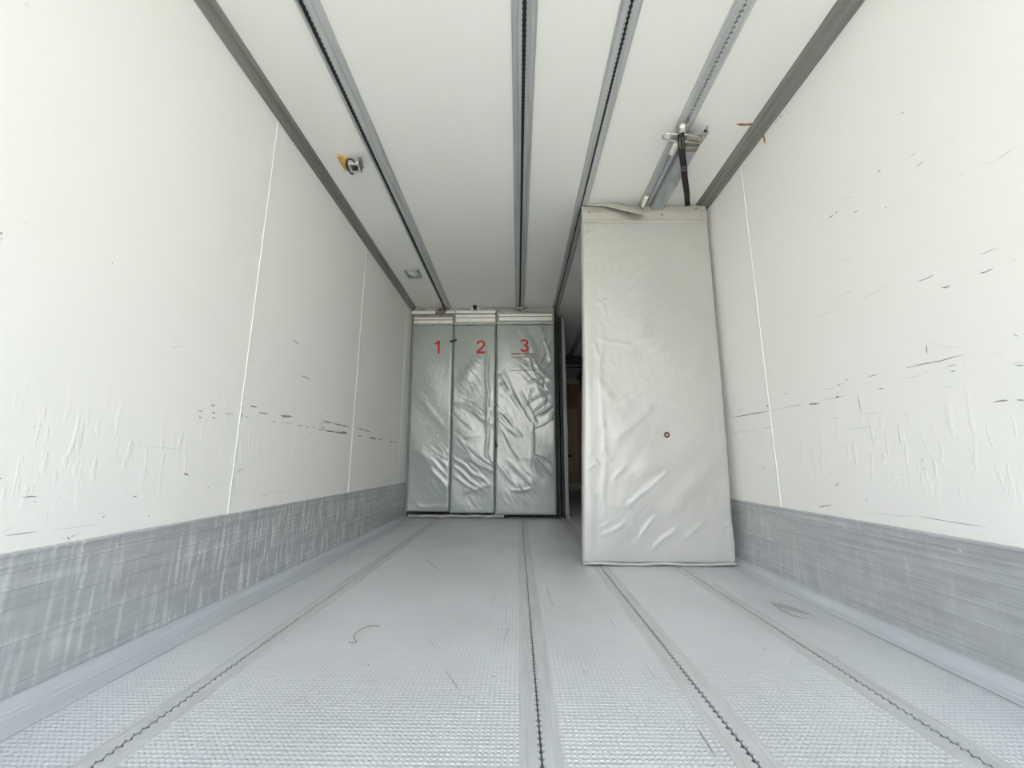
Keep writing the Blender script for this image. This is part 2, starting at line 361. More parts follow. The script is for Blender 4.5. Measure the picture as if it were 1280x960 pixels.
for pts, wd, mi in [([(78, 388), (126, 386)], .009, 2), ([(0, 399), (46, 391)], .004, 3), ([(120, 376), (200, 358), (270, 345)], .003, 3), ([(198, 358), (220, 353)], .008, 2),
                    ([(213, 301), (220, 301)], .010, 2), ([(250, 272), (253, 280)], .006, 2), ([(140, 318), (195, 316)], .003, 3), ([(210, 300), (245, 290)], .003, 3), ([(194, 312), (197, 314)], .005, 3), ([(210, 330), (214, 345)], .005, 3), ([(400, 319), (424, 315)], .006, 2),
                    ([(304, 348), (312, 395), (322, 433)], .0028, 2), ([(322, 433), (405, 427)], .0014, 3), ([(345, 264), (397, 250)], .0025, 2), ([(350, 290), (375, 291)], .002, 3),
                    ([(524, 222), (610, 202), (690, 188), (740, 172), (798, 159)], .0038, 2), ([(621, 114), (622, 158)], .0042, 2), ([(500, 269), (560, 263), (600, 251)], .002, 3), ([(600, 240), (632, 238)], .002, 3),
                    ([(712, 216), (763, 205)], .0025, 2), ([(732, 239), (755, 234)], .004, 2), ([(785, 198), (800, 193)], .002, 3), ([(518, 437), (524, 438)], .004, 2), ([(930, 379), (965, 373), (998, 370)], .0048, 2),
                    ([(1035, 369), (1075, 370)], .004, 2), ([(1028, 211), (1075, 209)], .004, 2), ([(1012, 201), (1068, 194)], .0022, 3), ([(1020, 66), (1047, 76)], .003, 2), ([(640, 105), (728, 129), (788, 119)], .0015, 3),
                    ([(126, 865), (150, 857), (175, 857)], .006, 2), ([(172, 852), (180, 858)], .006, 2), ([(196, 768), (220, 750)], .004, 2), ([(583, 905), (720, 930), (900, 957)], .0024, 2), ([(330, 885), (470, 903), (583, 908)], .002, 3),
                    ([(608, 687), (612, 688)], .006, 2), ([(588, 542), (592, 544)], .004, 2), ([(602, 636), (606, 660)], .002, 2), ([(342, 832), (347, 833)], .006, 2), ([(512, 713), (513, 719)], .005, 3),
                    ([(740, 514), (746, 515)], .003, 3), ([(805, 598), (828, 600)], .002, 3), ([(812, 414), (818, 417)], .003, 3), ([(930, 160), (980, 155)], .0015, 3), ([(468, 898), (473, 903)], .005, 3), ([(240, 505), (390, 490)], .0015, 3), ([(170, 455), (225, 452)], .002, 3), ([(690, 312), (760, 305)], .0015, 3)]:
    rm([B(*p) for p in pts], wd, mi)
D = lambda x, y: (880+x/3.2, 420+y/3.2)
for pts, wd, mi in [([(110, 327), (190, 312), (262, 300)], .006, 2), ([(262, 300), (385, 274)], .0035, 3), ([(138, 299), (150, 296)], .006, 2), ([(250, 279), (258, 281)], .010, 2), ([(316, 232), (342, 230)], .006, 3),
                    ([(230, 368), (280, 366)], .004, 3), ([(230, 538), (246, 520)], .008, 3), ([(100, 390), (230, 372)], .003, 3)]:
    rm([D(*p) for p in pts], wd, mi)
rm([(952.5, 166), (955, 172), (956.5, 180)], .016, 4)
rm([(977, 144), (974, 147)], .010, 4); rm([(984, 140), (985, 141)], .005, 4)
rm([(972, 149), (968, 154)], .010, 5); rm([(964, 156), (958, 163)], .008, 5)
struct(link('wall_right', bm, [M_wall, M_seam, M_scuff, M_scuff2, M_rust, M_rust2]))

# front wall of the body, far beyond the partition
bm = nb(); box(bm, XL-.06, XR+.06, Y1, Y1+.06, 0, ZC)
box(bm, XL, XR, Y1-.012, Y1, .0, 2.15, 1)
for x in (.2, .50, .96): box(bm, x, x+.02, Y1-.03, Y1-.012, .26, 2.15, 1)
struct(link('wall_front', bm, [M_wall, M_tan]))

# kick plates (ribbed aluminium along both walls)
def kick(side, ribs):
    x = XL if side == 'left' else XR; s = 1 if side == 'left' else -1
    prof = [(x, .003), (x+s*.006, .003)]
    for z in sorted(ribs):
        prof += [(x+s*.006, z-.004), (x+s*.0095, z-.0015), (x+s*.0095, z+.0015), (x+s*.006, z+.004)]
    prof += [(x+s*.006, .348), (x+s*.010, .352), (x+s*.010, .358), (x, .361)]
    o = extrude_profile('baseboard_'+side, prof, Y0, Y1, M_kickL if side == 'left' else M_kickR)
    struct(o)
    bm = nb()
    for y in [1.25+.42*i for i in range(9)]:
        dome(bm, (x+s*.006, y, .326), (s, 0, 0), .004, .002)
    link('screws', bm, M_strip, o)
kick('left', [.042, .06, .155, .235, .276, .318, .330]); kick('right', [.03, .065, .14, .19, .213, .259, .288, .315, .330])

# cove strips at the floor and aluminium corner profiles at the ceiling
def cove(n, x, s, wdt):
    prof = [(x+s*.006, .0015), (x+s*.006, .032)]
    for k in range(7):
        a = k/6*math.pi/2; prof.append((x+s*(.006+.004+.022*(1-math.cos(a))), .032-.0265*math.sin(a)))
    prof += [(x+s*.038, .0075), (x+s*.044, .0035), (x+s*wdt, .0030), (x+s*wdt, .0015)]
    struct(extrude_profile('trim_%d' % n, prof, Y0, Y1, M_cove))
cove(1, XL, 1, .118); cove(2, XR, -1, .072)
def corner(n, x, s, wd, h):
    z = ZC
    prof = [(x, z), (x, z-h-.004), (x+s*.005, z-h-.006), (x+s*.009, z-h), (x+s*.018, z-h+.003), (x+s*.022, z-h+.009), (x+s*wd*.62, z-.012), (x+s*wd*.68, z-.013),
            (x+s*wd*.74, z-.006), (x+s*wd*.97, z-.004), (x+s*wd, z)]
    struct(extrude_profile('trim_%d' % n, prof, Y0, Y1, M_corner))
corner(3, XL, 1, .056, .036); corner(4, XR, -1, .078, .030)

# ---------------------------------------------------------------- tracks
def track(name, xc, zs, sgn, left, right, hs, amp, depth, rail, label, cat, group, m, steps=None, dirt_shade=M_dark, y0=Y0, y1=Y1):
    """slotted track: zs = height of its face, sgn = +1 facing up, -1 facing down; scalloped slot lips"""
    t = thing(name, (xc, y0, zs), label, cat, group)
    P = .02; n = int((y1-y0)/P*8); bm = nb(); prev = None
    sec_l = [(-left, zs-sgn*rail[0])]+[(-a, zs-sgn*b) for a, b in (steps or [])]
    sec_r = [(right, zs-sgn*rail[0])]+[(a*right/left, zs-sgn*b) for a, b in (steps or [])]
    for i in range(n+1):
        y = y0+(y1-y0)*i/n; c = math.cos(2*math.pi*y/P)
        h = hs+amp*max(-.35, c)
        row = []
        for sec, sg in ((sec_l, -1), (sec_r, 1)):
            pts = [(xc+sec[0][0], sec[0][1]-sgn*.012)]+[(xc+a, b) for a, b in sec]+[(xc+sg*h, zs), (xc+sg*h, zs-sgn*.003), (xc+sg*(h+.004), zs-sgn*depth)]
            row.append([bm.verts.new((a, y, b)) for a, b in pts])
        if prev:
            for A_, B_ in zip(prev, row):
                for k in range(len(A_)-1): bm.faces.new((A_[k], A_[k+1], B_[k+1], B_[k]))
        prev = row
    o = link('rail', bm, m, t, recalc=True)
    b2 = nb(); box(b2, xc-hs-amp-.004, xc+hs+amp+.004, y0, y1, *sorted((zs-sgn*depth, zs-sgn*(depth+.003)))); link('slot_bed', b2, dirt_shade, t)
    return t
GF, GC = 'slotted load tracks in the floor', 'slotted tracks along the ceiling'
FL = ['grey aluminium load track in the floor nearest the streaked left kick plate', 'grey aluminium floor track straight ahead, ending under the panel numbered 3',
      'grey aluminium floor track running under the left edge of the free-standing panel', 'grey aluminium floor track nearest the right wall, running under the free-standing panel']
M_bed = mat('grey_slot_bed', (.22, .23, .24), rough=.5)
for i, (c, h) in enumerate(FT):
    track('floor_track', c, .0015, 1, h, h, .0038, .0052, .014, (0.0005,), FL[i], 'track', GF, M_ftrack, steps=[(h-.003, .0), (h-.012, .0), (h-.013, .0008), (h-.015, .0008), (h-.016, 0)], dirt_shade=M_bed if i == 1 else M_dark)
st = [(.047, .006), (.030, .006), (.027, .0)]
track('ceiling_track', -.808, ZC-.016, -1, .026, .068, .0095, .0025, .014, (.010,), 'grey ceiling track beside both ceiling lamps, black slot along its left side', 'track', GC, M_track, steps=[(.025, .008), (.015, .008), (.013, 0)])
track('ceiling_track', .027, ZC-.016, -1, .050, .050, .0080, .0022, .014, (.010,), 'grey ceiling track in the middle of the ceiling with stepped flanges and black slot', 'track', GC, M_track, steps=[(.048, .008), (.026, .008), (.023, 0)])
track('ceiling_track', .428, ZC-.012, -1, .040, .042, .0055, .0035, .011, (.006,), 'grey toothed ceiling track touching the left edge of the free-standing panel', 'track', GC, M_track, steps=[(.038, .003), (.030, 0)])
track('ceiling_track', .852, ZC-.012, -1, .040, .040, .0040, .0060, .011, (.006,), 'grey toothed ceiling track with the steel slider and black strap below it', 'track', GC, M_track, steps=[(.038, .003), (.030, 0)], dirt_shade=M_track)

# ---------------------------------------------------------------- panels
def smooth01(t): t = max(0, min(1, t)); return t*t*(3-2*t)
def hfun(ridges, x, z):
    s = 0
    if ridges and ridges[0][0] == 'fine':       # overall soft creasing of the vinyl: (tag, angle, amplitude)
        _, an, am = ridges[0]
        ca, sa = math.cos(an), math.sin(an); p, q = x*ca+z*sa, -x*sa+z*ca
        m1 = max(0, noise.noise(Vector((x*3.1+7, z*1.9, 3)))+.15)
        s += am*m1*(1-abs(noise.noise(Vector((p*4, q*17, 1))))*2.2)+am*.5*m1*(1-abs(noise.noise(Vector((p*9, q*34, 5))))*2)
        ridges = ridges[1:]
        wx = noise.noise(Vector((x*7, z*5, 11))); wz = noise.noise(Vector((x*7, z*5, 23)))
        x += .022*wx; z += .022*wz
    for (x0, z0, x1, z1, w, a) in ridges:
        dx, dz = x1-x0, z1-z0; L = math.hypot(dx, dz) or 1e-6
        t = ((x-x0)*dx+(z-z0)*dz)/(L*L)
        if t < -.3 or t > 1.3: continue
        d = ((x-x0)*dz-(z-z0)*dx)/L
        if abs(d) > 3*w: continue
        fade = smooth01((t+.15)/.3)*smooth01((1.15-t)/.3)
        s += a*math.exp(-(d/w)**2)*fade
    return s
def pad(name, xl, xr, z0, z1, yf, th, ridges, m, parent, puff=.018, nx=60, nz=200, edge=.05, wav=.0):
    """padded curtain panel: wrinkled front face with soft rounded rim, sides and back. xl/xr: functions of z, yf: front y as function of z"""
    bm = nb(); grid = []
    for j in range(nz+1):
        z = z0+(z1-z0)*j/nz; row = []; a, b = xl(z), xr(z)
        for i in range(nx+1):
            s = i/nx; x = a+(b-a)*s
            d = min(x-a, b-x, (z-z0), (z1-z))
            rim = math.sqrt(max(0, 1-(1-min(1, d/edge))**2))
            y = yf(z)+puff*(1-rim)-hfun(ridges, x, z)*min(1, d/.03)
            if wav: y += wav*math.sin(x*9+z*3.1)*math.sin(z*4.3+x*2)
            row.append(bm.verts.new((x, y, z)))
        grid.append(row)
    for j in range(nz):
        for i in range(nx): bm.faces.new((grid[j][i], grid[j][i+1], grid[j+1][i+1], grid[j+1][i]))
    rim = grid[0][:]+[grid[j][-1] for j in range(1, nz+1)]+grid[-1][-2::-1]+[grid[j][0] for j in range(nz-1, 0, -1)]
    back = [bm.verts.new((v.co.x, yf(v.co.z)+th, v.co.z)) for v in rim]
    n = len(rim)
    for k in range(n): bm.faces.new((rim[k], rim[(k+1) % n], back[(k+1) % n], back[k]))
    bm.faces.new(back)
    o = link(name, bm, m, parent, smooth=True)
    return o
def digit(ch, cx, y, cz, parent, H=.150, wd=.024):
    arc = lambda x, z, r, a0, a1, n=14, rz=None: [(x+r*math.cos(math.radians(a0+(a1-a0)*k/n)), z+(rz or r)*math.sin(math.radians(a0+(a1-a0)*k/n))) for k in range(n+1)]
    h = H/2; c = wd/2
    if ch == '1': strokes = [[(.012, -h), (.012, h)], [(-.030, h-.036), (-.010, h-.032), (.006, h-.018), (.010, h-.004)]]
    elif ch == '2': strokes = [arc(0, h-c-.032, .036, 175, -35, 18, .032)+[(.004, -.018), (-.030, -h+.030), (-.038, -h+c)], [(-.049, -h+c), (.049, -h+c)]]
    else: strokes = [arc(0, h-c-.028, .034, 160, -70, 18, .028)+[(-.006, h-c-.058)], arc(0, -h+c+.033, .038, 75, -165, 22, .033)]
    bm = nb()
    for st in strokes:
        prev = None
        for i, (x, z) in enumerate(st):
            a, b = st[max(i-1, 0)], st[min(i+1, len(st)-1)]; d = Vector((b[0]-a[0], 0, b[1]-a[1])).normalized(); s_ = Vector((-d.z, 0, d.x))*c
            q = Vector((cx+x, 0, cz+z)); A1, A2 = q+s_, q-s_; A1.y = y(A1.x, A1.z); A2.y = y(A2.x, A2.z); cur = [bm.verts.new(v) for v in (A1, A2, A2+Vector((0, .0035, 0)), A1+Vector((0, .0035, 0)))]
            if prev:
                for k in range(4): bm.faces.new((prev[k], prev[(k+1) % 4], cur[(k+1) % 4], cur[k]))
            else: bm.faces.new(cur)
            prev = cur
        bm.faces.new(prev[::-1])
    return link('number', bm, M_red, parent)

YB = lambda z: 4.375-.075*smooth01(z/2.1)      # the partition's face leans a little towards the opening
def zat(u, v, y): return at(u, v, 1, y).z
def xat(u, v, y): return at(u, v, 1, y).x
def rnd_ridges(n, x0, x1, z0, z1, ang, spread, L, w, a, seed):
    r = random.Random(seed); out = []
    for _ in range(n):
        x = r.uniform(x0, x1); z = r.uniform(z0, z1); t = math.radians(ang+r.uniform(-spread, spread)); l = r.uniform(.5, 1.3)*L
        out.append((x, z, x+l*math.cos(t), z+l*math.sin(t), w*r.uniform(.6, 1.5), a*r.uniform(-.6, 1)))
    return out
PP = lambda u, v: (at(u, v, 1, 4.34).x, at(u, v, 1, 4.34).z)
def pr(u0_, v0_, u1_, v1_, w, a): return (*PP(u0_, v0_), *PP(u1_, v1_), w*1.3, a*.55)
R1 = [('fine', -.8, .0045)]+rnd_ridges(5, -1.1, -.85, .5, 1.1, -45, 20, .3, .03, .006, 1)+[pr(520, 490, 555, 535, .03, .006), pr(515, 560, 550, 585, .03, .007), pr(518, 632, 560, 636, .015, .006)]
R2 = [('fine', -.75, .0045), pr(575, 485, 600, 445, .05, .010), pr(609, 440, 609, 575, .016, .012), pr(572, 505, 600, 520, .015, .008), pr(568, 515, 590, 535, .012, .007),
      pr(585, 572, 616, 590, .016, .014), pr(568, 572, 610, 605, .014, .010), pr(566, 582, 606, 615, .012, .009), pr(566, 596, 598, 616, .014, .008),
      pr(600, 570, 618, 585, .010, .010), pr(610, 570, 617, 592, .008, .009), pr(582, 616, 612, 608, .018, .007), pr(566, 548, 600, 543, .02, .005)]+rnd_ridges(8, -.68, -.35, .5, 1.3, -40, 15, .25, .02, .006, 5)
R3 = [('fine', -.95, .0065), pr(666, 530, 666, 580, .010, .010), pr(668, 570, 692, 600, .009, .012), pr(668, 568, 688, 578, .008, .010), pr(667, 574, 678, 596, .010, .009),
      pr(640, 495, 664, 530, .018, .009), pr(650, 488, 670, 528, .014, .008), pr(632, 470, 645, 500, .015, .007), pr(626, 470, 634, 490, .010, .008),
      pr(622, 580, 650, 612, .022, .010), pr(635, 575, 665, 605, .02, .007), pr(676, 410, 688, 450, .012, .012), pr(684, 405, 678, 440, .010, .008),
      pr(672, 455, 688, 430, .010, .010), pr(670, 462, 690, 475, .009, .012), pr(674, 470, 688, 455, .008, .010), pr(655, 505, 688, 490, .010, .009), pr(668, 520, 690, 505, .009, .009),
      pr(676, 532, 690, 522, .008, .007), pr(640, 613, 665, 609, .012, .007), pr(650, 412, 668, 440, .03, .006), pr(660, 480, 684, 468, .010, .008), pr(625, 520, 650, 545, .02, .007)]+rnd_ridges(14, 0.1, .36, .9, 1.9, 60, 50, .16, .012, .007, 9)+rnd_ridges(7, -.2, .2, .4, 1.5, -50, 15, .25, .02, .006, 12)
GP = 'numbered grey quilted partition panels'
def strip(name, u0_, u1_, v0_, v1_, y, parent, m=M_strip, t=.008):
    a, b = at(u0_, v1_, 1, y), at(u1_, v0_, 1, y)
    return boxo(name, (a.x, b.x, y, y+t, a.z, b.z), m, parent, bev=.002)
WV = lambda x, z: .006*math.sin(x*9+z*3.1)*math.sin(z*4.3+x*2)
def npanel(idx, x0, x1, zb, zt, ridges, num, nuv, label, s1, s2, rivs, bolts, dy, flap):
    t = thing('partition_panel', ((x0+x1)/2, 4.40, zb), label, 'partition panel', GP)
    yf = lambda z: YB(z)+dy
    pad('padding', lambda z: x0, lambda z: x1, zb, zt, yf, .045, ridges, M_vinyl, t, puff=.02, wav=.006, nx=int((x1-x0)/.0075), nz=250, edge=.022)
    # header flap
    yh = yf(zt)-.004
    bm = nb(); n = 24; rows = []
    for j, z in enumerate((zt-.004, zt+.02, (zt+flap)/2, flap)):
        rows.append([bm.verts.new((x0+.004+(x1-x0-.008)*i/n, yh-(.006 if j == 1 else 0)+.0025*math.sin(i*1.3+j), z+.003*math.sin(i*.6+idx))) for i in range(n+1)])
    rows.append([bm.verts.new((v.co.x, yh+.03, v.co.z)) for v in rows[-1]]); rows.append([bm.verts.new((v.co.x, yh+.03, v.co.z)) for v in rows[0]])
    for a, b in zip(rows, rows[1:]+rows[:1]):
        for i in range(n): bm.faces.new((a[i], a[i+1], b[i+1], b[i]))
    bm.faces.new([r[0] for r in rows]); bm.faces.new([r[-1] for r in rows])
    link('header_flap', bm, M_vflap, t, smooth=False)
    ys = yh-.014
    for s in (s1, s2): st_ = strip('clamping_strip', *s, ys, t)
    for u in rivs:
        p = at(u, (s2[2]+s2[3])/2, 1, ys); bm = nb(); dome(bm, (p.x, ys, p.z), (0, -1, 0), .0045, .003); link('rivet', bm, M_scuff, t, True)
    p = at(*nuv, 1, yf(1.85)-.003)
    o = digit(num, p.x, lambda x, z: yf(z)-hfun(ridges, x, z)+WV(x, z)-.0025, p.z, t)
    o['label'] = 'red number ' + num
    for u, v in bolts:
        p = at(u, v, 1, yf(zat(u, v, 4.35))); y = yf(p.z)-hfun(ridges, p.x, p.z)+WV(p.x, p.z)
        bm = nb(); dome(bm, (p.x, y+.002, p.z), (0, -1, 0), .011, .010); link('bolt_head', bm, M_white, t, True)
    return t
p1 = npanel(1, -1.165, -.712, .062, 2.078, R1, '1', (547, 434), 'grey padded partition panel marked with a red 1, against the left wall',
            (517, 566, 396.6, 399.2), (517.5, 566, 400.4, 404), (521, 533.5, 550), [(546.5, 545), (546, 568)], .012, 2.17)
p2 = npanel(2, -.708, -.238, .050, 2.078, R2, '2', (601, 433.5), 'grey padded partition panel marked with a red 2, middle of three',
            (570, 619.2, 393.2, 396.4), (570, 619.2, 397.6, 402), (572.5, 586, 603), [(609, 545), (609, 568), (615, 621), (563.5, 518.5)], .004, 2.195)
p3 = npanel(3, -.234, .408, .034, 2.080, R3, '3', (655.5, 432), 'grey padded partition panel marked with a red 3 and a printed notice, strongly creased',
            (623.3, 690, 392, 395), (623.8, 690, 396, 400.4), (626, 639.5, 656.5, 673.5, 687), [(666, 545), (666, 569), (633, 471)], -.004, 2.215)
# printed notice under the 3
def notice(parent):
    def bar(bm, u0_, u1_, v0_, v1_, mi):
        a, b = at(u0_, v1_, 1, 4.30), at(u1_, v0_, 1, 4.30)
        n = 16; prev = None
        for i in range(n+1):
            x = a.x+(b.x-a.x)*i/n; zz = []
            for z in (a.z, b.z): zz.append(bm.verts.new((x, YB(z)-.004-.0022-hfun(R3, x, z)+WV(x, z), z)))
            if prev: bm.faces.new((prev[0], zz[0], zz[1], prev[1])).material_index = mi
            prev = zz
    bm = nb(); bar(bm, 639, 671, 441.6, 442.7, 0); bar(bm, 639, 650, 442, 443.1, 0)
    bar(bm, 639.3, 670.5, 446.3, 447.3, 1); bar(bm, 638.8, 670.6, 462.4, 463.3, 0)
    bar(bm, 655.8, 657.6, 443.8, 446, 0); bar(bm, 664.5, 666.8, 443.9, 444.9, 0)
    for r_ in range(6):
        for c_ in range(4):
            u = 640+c_*7.6; v = 449+r_*2.1; bar(bm, u, u+5.2+((r_*3+c_) % 3)*.5, v, v+.35, 2)
    o = link('notice_print', bm, [M_ink, M_inkr, mat('label_ink_faint', (.33, .33, .25), rough=.5)], parent); o['label'] = 'faded printed notice with dark rules'
notice(p3)
# small dark scuffs on 3, part of its look
bm = nb()
for pix, wd in [([(630, 462), (632, 470)], .012), ([(636, 463), (638.5, 470)], .010), ([(624, 492), (626, 496)], .016), ([(631, 480), (632, 484)], .012), ([(624, 499), (625, 502)], .010), ([(625, 482), (625.5, 485)], .008)]:
    pts = []
    for u, v in pix:
        p = at(u, v, 1, 4.33); pts.append((p.x, YB(p.z)-.0065-hfun(R3, p.x, p.z)+WV(p.x, p.z), p.z))
    ribbon(bm, pts, wd*.6, (0, 1, 0), 0, .6)
link('scuff_marks', bm, M_vflap, p3)
# side seal between the left wall and panel 1, sill seal under the panels
t = thing('side_seal', (-1.175, 4.40, 0), 'narrow dark grey rubber seal between left wall and the panel marked 1', 'seal')
bm = nb(); tube(bm, [(-1.170, 4.43-.08*smooth01(z/2.1), z) for z in [.01+.1075*i for i in range(21)]], .012, 8); link('seal_lip', bm, M_vflap, t, True)
bm = nb(); box(bm, XL+.0, -1.163, 4.455, 4.475, .0, 2.20, bev=.003); link('seal_backing', bm, M_rubber, t)
bm = nb(); n = 40; rows = []
for (dy, z) in ((0, .006), (-.008, .014), (.0, .034), (.025, .036), (.03, .006)):
    rows.append([bm.verts.new((-1.14+1.0*i/n, 4.395+dy+.004*math.sin(i*.9), z+.003*math.sin(i*.7+1)*(1 if z > .01 else .2))) for i in range(n+1)])
for a, b in zip(rows, rows[1:]+rows[:1]):
    for i in range(n): bm.faces.new((a[i], a[i+1], b[i+1], b[i]))
bm.faces.new([r[0] for r in rows]); bm.faces.new([r[-1] for r in rows])
tag(link('sill_seal', bm, M_lampf), 'grey rubber sill strip on the floor under panels 1 and 2', 'seal')
# header flap + long strips
t = thing('partition_header', (-.39, 4.29, 2.27), 'grey vinyl header with long bright strips between ceiling and numbered panels', 'header')
a, b = at(513, 394, 1, 4.335), at(694.5, 381, 1, 4.335)
bm = nb(); n = 60; rows = []
for (dy, z) in ((0, 2.05), (0, 2.21), (-.035, 2.225), (-.05, 2.268), (.0, 2.268), (.06, 2.268), (.06, 2.05)):
    rows.append([bm.verts.new((-1.165+1.58*i/n, 4.345+dy+.003*math.sin(i*.8+z*20), z)) for i in range(n+1)])
for A_, B_ in zip(rows, rows[1:]+rows[:1]):
    for i in range(n): bm.faces.new((A_[i], A_[i+1], B_[i+1], B_[i]))
bm.faces.new([r[0] for r in rows]); bm.faces.new([r[-1] for r in rows])
link('header_vinyl', bm, M_vhead, t)
strip('clamping_strip', 514.5, 544, 388.8, 392.3, 4.29, t); strip('clamping_strip', 557, 568.8, 388.6, 391.5, 4.29, t); strip('clamping_strip', 569.5, 619.5, 388, 391.5, 4.29, t)
# crumpled foil-like flap at the right end
bm = nb(); rows = []
for j in range(4):
    rows.append([bm.verts.new((xat(626+66*i/22, 388, 4.28), 4.283+.008*math.sin(i*1.1+j*2)*j/3, zat(660, 386.5+j*1.25+.8*math.sin(i*.33+.5), 4.28))) for i in range(23)])
for A_, B_ in zip(rows, rows[1:]):
    for i in range(22): bm.faces.new((A_[i], A_[i+1], B_[i+1], B_[i]))
o = link('crumpled_flap', bm, M_vflap2, t, True); o.modifiers.new('s', 'SOLIDIFY').thickness = .003
# latches in the ceiling tracks above the header
def latch(x, y, z, label, m):
    t = thing('track_latch', (x, y, z), label, 'latch', 'latches above the numbered panels')
    boxo('latch_body', (x-.035, x+.04, y-.03, y+.02, z-.008, z+.012), m, t, bev=.004)
    bm = nb(); tube(bm, [(x-.065, y-.01, z-.002), (x-.02, y-.036, z-.012), (x+.03, y-.036, z-.004), (x+.085, y-.01, z+.012)], .005, 8); link('latch_lever', bm, m, t, True)
    bm = nb(); tube(bm, [(x, y-.01, z-.034), (x, y-.01, z+.01)], .012, 10); link('latch_pin', bm, M_scuff, t, True)
p = at(553, 387.5, 1, 4.24); latch(p.x, 4.24, p.z, 'rusty brown latch above panel 1 under the left ceiling track', mat('rusty_latch', (.13, .07, .045), rough=.7))
p = at(650, 386, 1, 4.24); latch(p.x, 4.24, p.z, 'dull grey latch above panel 3 under the middle ceiling track', M_worn)
p = at(593.5, 384.5, 1, 4.25)
t = thing('door_stop', (p.x, 4.25, p.z), 'small black round buffer with two white tabs on the header above panel 2', 'buffer')
bm = nb(); tube(bm, [(p.x, 4.225, p.z+.01), (p.x, 4.28, p.z+.01)], .022, 14); link('buffer', bm, M_rubber, t, True)
for s in (-1, 1): boxo('tab', (p.x+s*.034-.010, p.x+s*.034+.010, 4.25, 4.30, p.z-.016, p.z+.008), M_white, t, bev=.003)
# black clip between 1 and 2, and a torn dark tag between 2 and 3
p = at(567, 426, 1, 4.29)
bm = nb(); tube(bm, [(p.x-.036, 4.295, p.z-.006), (p.x-.01, 4.282, p.z-.004), (p.x+.034, 4.286, p.z+.010)], .011, 8, rx=.008)
tag(link('rubber_clip', bm, M_rubber), 'short black rubber clip joining panel 1 to panel 2 near the top', 'clip')
bm = nb(); a = at(618.5, 547, 1, 4.325); b = at(622.5, 558.5, 1, 4.325); c = at(619, 559, 1, 4.325)
vs = [bm.verts.new(v) for v in (a, b, c)]; bm.faces.new(vs)
r = bmesh.ops.extrude_face_region(bm, geom=bm.faces[:]); [setattr(v, 'co', v.co+Vector((0, .012, 0))) for v in r['geom'] if isinstance(v, bmesh.types.BMVert)]
tag(link('rubber_flap', bm, M_rubber), 'tiny black triangular flap sticking out between panels 2 and 3', 'flap')

# folded-away panel seen edge-on to the right of panel 3
t = thing('folded_partition_panel', (.52, 4.45, 0), 'narrow panel seen edge-on with a black side, right of the panel marked 3', 'partition panel')
boxo('panel_core', (.468, .505, 4.43, 5.20, .03, 2.20), M_rubber, t, bev=.006)
boxo('edge_strip', (.502, .524, 4.425, 5.15, .03, 2.20), M_vflap, t, bev=.008)
bm = nb(); tube(bm, [(.532, 4.44-.02*math.sin(z*2), z) for z in [.03+.108*i for i in range(21)]], .009, 8); link('edge_bead', bm, M_vinyl, t, True)
bm = nb(); tube(bm, [(.515, 4.45, .035), (.522, 4.44, .012), (.545, 4.43, .018)], .010, 8); link('bottom_roller', bm, M_scuff2, t, True)
t = thing('rubber_edge_seal', (.44, 4.40, 0), 'tall black rubber seal on the right edge of the panel marked 3', 'seal')
bm = nb(); box(bm, .410, .456, 4.40, 4.43, .012, 2.215, bev=.004); link('seal_body', bm, M_rubber, t)
bm = nb(); tube(bm, [(.416+.004*math.sin(z*9), YB(z)+.02, z) for z in [.03+.106*i for i in range(21)]], .007, 8); link('seal_bead', bm, M_rubber, t, True)

# far compartment seen through the gap
t = thing('evaporator_beam', (.04, 6.4, 2.1), 'dark cross beam under the ceiling in the far compartment behind the gap', 'beam')
zb = zat(715, 458, 6.4)
boxo('beam_face', (XL, XR, 6.40, 6.50, zb, ZC), M_beam, t, bev=.006)
boxo('beam_lip', (XL, XR, 6.385, 6.40, zb-.0, zb+.012), M_scuff2, t)
a, b = at(708, 611, 1, 8.14), at(722, 511, 1, 8.14)
t = thing('wall_board', ((a.x+b.x)/2, 8.15, .3), 'tall narrow tan board on the brown front wall seen through the gap', 'board')
boxo('board', (a.x+.02, b.x-.02, 8.135, 8.168, .30, b.z), M_board, t, bev=.008)
boxo('slot', (a.x+.035, a.x+.11, 8.128, 8.136, .68, .71), M_beam, t)
bm = nb(); box(bm, XL, XR, 8.10, 8.188, .05, .17, bev=.01)
tag(link('floor_sill', bm, M_seam), 'pale sill across the foot of the brown front wall behind the gap', 'sill')

